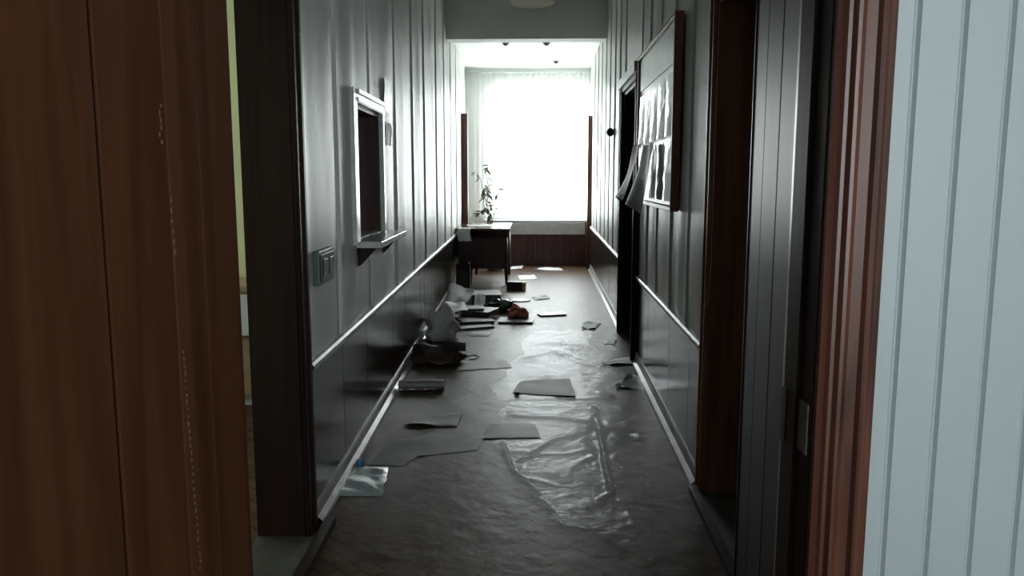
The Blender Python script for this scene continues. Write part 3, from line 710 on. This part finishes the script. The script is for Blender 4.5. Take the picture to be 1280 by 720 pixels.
flat_sheet('paper_sheet', 'dirty sheet with curled corner near the middle of the corridor', px4((650, 478), (712, 474), (720, 497), (640, 492)), paper_grey, amp=.004, lift=.0008, curl=.02, seed=12)
flat_sheet('paper_sheet', 'dirty long sheet tucked under the creased film', px4((610, 530), (668, 530), (676, 548), (602, 549)), paper_dirty, amp=.002, lift=.0008, seed=13)
flat_sheet('plastic_sheet', 'bright shiny plastic scrap folded against the right baseboard', px4((790, 470), (808, 468), (810, 489), (766, 484)), film_bright, 'plastic sheet', 12, .020, .004, .06, 14.2)
flat_sheet('paper_sheet', 'thin white strip lying by the right baseboard before the dark doorway', px4((768, 449), (799, 446), (796, 456), (750, 457)), paper, amp=.014, lift=.004, curl=.04, seed=15)
flat_sheet('paper_sheet', 'small pale scrap near the threshold of the dark doorway', px4((758, 426), (772, 425), (768, 431), (754, 431)), paper, amp=.006, lift=.004, seed=16)
flat_sheet('paper_sheet', 'white creased sheet alone on the open floor', px4((729, 404), (752, 405), (744, 412), (727, 412)), paper, amp=.012, lift=.004, curl=.06, seed=17)
flat_sheet('paper_sheet', 'pale sheet lying in front of the crumpled white bag', px4((592, 416), (616, 416), (610, 421), (584, 420)), paper, amp=.01, lift=.003, seed=18)
for k, (q, lb) in enumerate([([(674, 335), (700, 335), (704, 338), (668, 338)], 'white papers strewn at the foot of the radiator screen'), ([(646, 345), (668, 344), (672, 349), (650, 350)], 'white papers lying past the yellow ended box'), ([(640, 333), (655, 332), (652, 336), (636, 337)], 'small white scrap beside the desk leg'), ([(664, 371), (684, 370), (688, 374), (668, 376)], 'dark grey strip of paper next to the round white dish')]):
    flat_sheet('paper_sheet', lb, px4(*q), paper_grey if k == 3 else paper, amp=.02, lift=.003, curl=.03, seed=20+k)
flat_sheet('plastic_scrap', 'crumpled bit of clear plastic at the end of the left baseboard', px4((396, 628), (412, 630), (410, 642), (392, 640)), film_bright, 'plastic scrap', 10, .02, .004, .04, 31.3)
# thick folded roll against the left baseboard
a, c = fl(499, 487), fl(556, 486); c.z = a.z = 0
gr = max(ground(a.lerp(c, k/12).x, a.y, .07) for k in range(13))
pts = []
for i in range(13):
    p = a.lerp(c, i/12); row = []
    for j in range(17):
        th = j/16*1.75*math.pi; rad = .026+.012*j/16
        row.append((p.x, p.y+.055*math.cos(th)*(.6+.4*i/12)+.0, .034+gr+rad*math.sin(th)*.85+.002*math.sin(i)))
    pts.append(row)
draped('paper_roll', 'flattened roll of grey paper pointing at the left baseboard', pts, paper_grey, 'paper roll', .002)
# blue cap
c = fl(450, 581); r = tag(MB().lathe((c.x, c.y, 0.0), [(.016, 0), (.019, .004), (.019, .022), (.016, .027)], 18).build('bottle_cap', blue_pl, None), 'blue plastic bottle cap behind the clear plastic sheet', 'bottle cap')
c = fl(646, 494); tag(MB().lathe((c.x, c.y, ground(c.x, c.y)), [(.012, 0), (.022, .006), (.018, .016), (.008, .02)], 9).build('pebble', black, None), 'small black lump on the dirty curled sheet', 'lump')

# ------------------------------------------------------------------ the rubbish pile by the left wall
def rot_box(m_, c, u, w_, l_, h0, h1, taper=1.0):
    c = Vector(c); u = Vector((u[0], u[1], 0)).normalized(); v = Vector((-u.y, u.x, 0))
    P_ = lambda a, b_, h, k: c+u*a*k+v*b_*k+Vector((0, 0, h))
    return m_.hexa([P_(-w_, -l_, h0, 1), P_(w_, -l_, h0, 1), P_(w_, l_, h0, 1), P_(-w_, l_, h0, 1), P_(-w_, -l_, h1, taper), P_(w_, -l_, h1, taper), P_(w_, l_, h1, taper), P_(-w_, l_, h1, taper)])
def lump(name, label, c, rad, mat, cat, seed, sq=(1, 1, 1), rough=.35, parent=None):
    bm = bmesh.new(); bmesh.ops.create_icosphere(bm, subdivisions=4, radius=1)
    m_ = MB()
    for v_ in bm.verts:
        p = v_.co.copy(); k = 1+rough*noise.noise(p*1.6+Vector((seed, 0, 0)))+rough*.8*abs(noise.noise(p*3.4+Vector((0, seed, 0))))+.12*noise.noise(p*8+Vector((0, 0, seed)))
        q = Vector((p.x*sq[0], p.y*sq[1], p.z*sq[2]))*rad*k; q.z = max(q.z, -rad*sq[2]*.62)
        m_.v.append(Vector(c)+q+Vector((0, 0, rad*sq[2]*.62+.002)))
    m_.f = [[v_.index for v_ in f_.verts] for f_ in bm.faces]; bm.free()
    o = m_.build(name, mat, parent, smooth=True)
    return o if parent else tag(o, label, cat)
# brown slumped bag
c = fl(548, 453); c.z = 0; r = empty('bag', c); tag(r, 'dark brown slumped bag with a black flap by the left dado', 'bag')
lump('body', '', c, .10, card, '', 5.1, (1.75, 1.1, .75), .35, r)
u = Vector((1, .10, 0)).normalized(); v = Vector((-u.y, u.x, 0))
pts = [[c+u*(-.19+.40*i/12)+v*(-.07+.20*j/6)+Vector((0, 0, .118+.018*math.sin(i*.9)+.03*(i/12)**3+.02*math.sin(j*.8)-.03*max(0, 1-j/2))) for j in range(7)] for i in range(13)]
MB().grid(pts).build('flap', black, r, smooth=True, solid=.006)
hp = [c+u*a+v*b_+Vector((0, 0, h)) for a, b_, h in ((-.10, -.10, .06), (-.06, -.14, .04), (.02, -.155, .025), (.09, -.14, .045), (.12, -.10, .07))]
MB().tube(hp, .007, 6).build('handle', plain('bag_strap', (.13, .085, .05), .6, .2), r, smooth=True)
lump('plastic_bag', 'crumpled whitish plastic bag leaning on the left dado', fl(552, 424), .125, paper, 'bag', 3.3, (.95, .8, 1.15), .75)
# big stiff grey sheet leaning on the heap
def lean_sheet(label, A, B, C, D, mat, seed, amp=.03):
    A, B, C, D = map(Vector, (A, B, C, D)); pts = []
    for i in range(11):
        row = []
        for j in range(11):
            u_, v_ = i/10, j/10; p = (A*(1-v_)+B*v_)*(1-u_)+(D*(1-v_)+C*v_)*u_
            k = noise.noise(Vector((u_*2.4+seed, v_*2.4, 0)))+.5*noise.noise(Vector((u_*6, v_*6+seed, 0)))
            row.append(p+Vector((0, -.5, .8))*amp*k)
        pts.append(row)
    for row in pts:
        for p in row: p.z = max(p.z, .004); p.x = max(p.x, L(p.y, .07, 0).x)
    return draped('paper_sheet', label, pts, mat, 'paper', .0015)
y1 = fl(560, 396).y
lean_sheet('large crumpled grey sheet leaning on the heap beside the left dado', pl(563, 354, y1+.85), pl(594, 362, y1+.75), fl(576, 393)+Vector((0, 0, .03)), fl(548, 392)+Vector((0, 0, .02)), paper_grey, 5.0)
lean_sheet('dim grey sheet fallen between the crumpled bag and the large grey sheet', pl(546, 378, y1+.3), pl(565, 376, y1+.3), fl(565, 402)+Vector((0, 0, .01)), fl(540, 402)+Vector((0, 0, .01)), paper_grey, 8.0)
lean_sheet('pale crumpled page propped against the flat grey box', fl(594, 383)+Vector((0, 0, .15)), fl(607, 383)+Vector((0, 0, .13)), fl(606, 388), fl(592, 389), paper, 3.0, .02)
lean_sheet('torn whitish page lying on the heap behind the crumpled bag', fl(552, 398)+Vector((0, 0, .16)), fl(580, 396)+Vector((0, 0, .15)), fl(586, 404)+Vector((0, 0, .135)), fl(562, 408)+Vector((0, 0, .13)), paper, 6.5, .03)
# box files and folders
def book(name, label, c, u, w_, l_, z0, h, cover, cat='book', pages=True):
    c = Vector((c.x, c.y, 0)); r = empty(name, c+Vector((0, 0, z0))); tag(r, label, cat)
    rot_box(MB(), c, u, w_, l_, z0, z0+.003).build('cover', cover, r); rot_box(MB(), c, u, w_, l_, z0+h-.003, z0+h).build('cover', cover, r)
    rot_box(MB(), c, u, w_*.96, l_*.96, z0+.003, z0+h-.003).build('pages', paper_dirty if pages else cover, r)
    return r
gb = plain('grey_cover', (.22, .22, .215), .5, .15)
book('cardboard_box', 'flat grey box standing between the heap and the desk legs', fl(607, 378), (1, .1), .17, .20, 0.0, .115, gb, 'box', False)
book('folder', 'black folder lying at the bottom of the heap', fl(592, 402), (1, .3), .16, .22, .0, .04, black, 'folder')
book('folder', 'dark folder lying askew on top of the black folder', fl(600, 397), (1, -.3), .15, .16, .041, .045, plain('dark_cover', (.03, .035, .033), .35, .2), 'folder')
book('folder', 'reddish brown folder on top of the stacked dark folders', fl(590, 397), (1, .1), .12, .10, .087, .02, plain('red_brown_cover', (.12, .075, .06), .5, .2), 'folder')
book('book', 'thin pale grey book under the folders near the pale sheet', fl(594, 410), (1, .45), .17, .07, .0, .018, gb)
book('folder', 'grey board folder lying under the red cloth', fl(645, 402), (1, -.04), .17, .13, .0, .02, gb, 'folder')
book('book', 'thin dark edged book alone past the red cloth', fl(690, 394), (1, .35), .14, .07, .003, .014, plain('slate_cover', (.10, .105, .11), .4, .15))
lump('plastic_bag', 'shiny green plastic bag on the heap next to the red cloth', fl(625, 389), .095, green_pl, 'bag', 7.7, (1.35, .9, .75), .6)
c = fl(647, 399); lump('cloth', 'crumpled red cloth lying on the grey board folder', (c.x, c.y, .0205), .085, cloth_red, 'cloth', 1.4, (1.1, .8, .75), .55)
c = fl(651, 376)
r = tag(MB().lathe((c.x, c.y, 0.002), [(.105, 0), (.115, .003), (.112, .008), (.09, .014), (.085, .012), (.01, .013)], 24).build('plastic_dish', white_pl, None, smooth=True), 'round white plastic dish on the floor beside the heap', 'dish')
c = fl(646, 362); r = empty('small_box', (c.x, c.y, 0)); tag(r, 'small black box with yellow end by the desk leg', 'box')
rot_box(MB(), (c.x-.02, c.y, 0), (1, -.1), .10, .07, 0, .105).build('body', black, r, bevel=.006); rot_box(MB(), (c.x+.094, c.y-.011, 0), (1, -.1), .016, .07, 0, .10).build('end', yellow_card, r, bevel=.003)
# thin cable loop
pts = [fl(*p)+Vector((0, 0, .0035+ground(fl(*p).x, fl(*p).y))) for p in ((579, 449), (586, 445), (594, 444), (599, 446), (595, 449), (587, 450))]
tag(MB().tube(pts, .003, 6).build('cable', black, None, smooth=True), 'thin black cable looping out beside the brown slumped bag', 'cable')
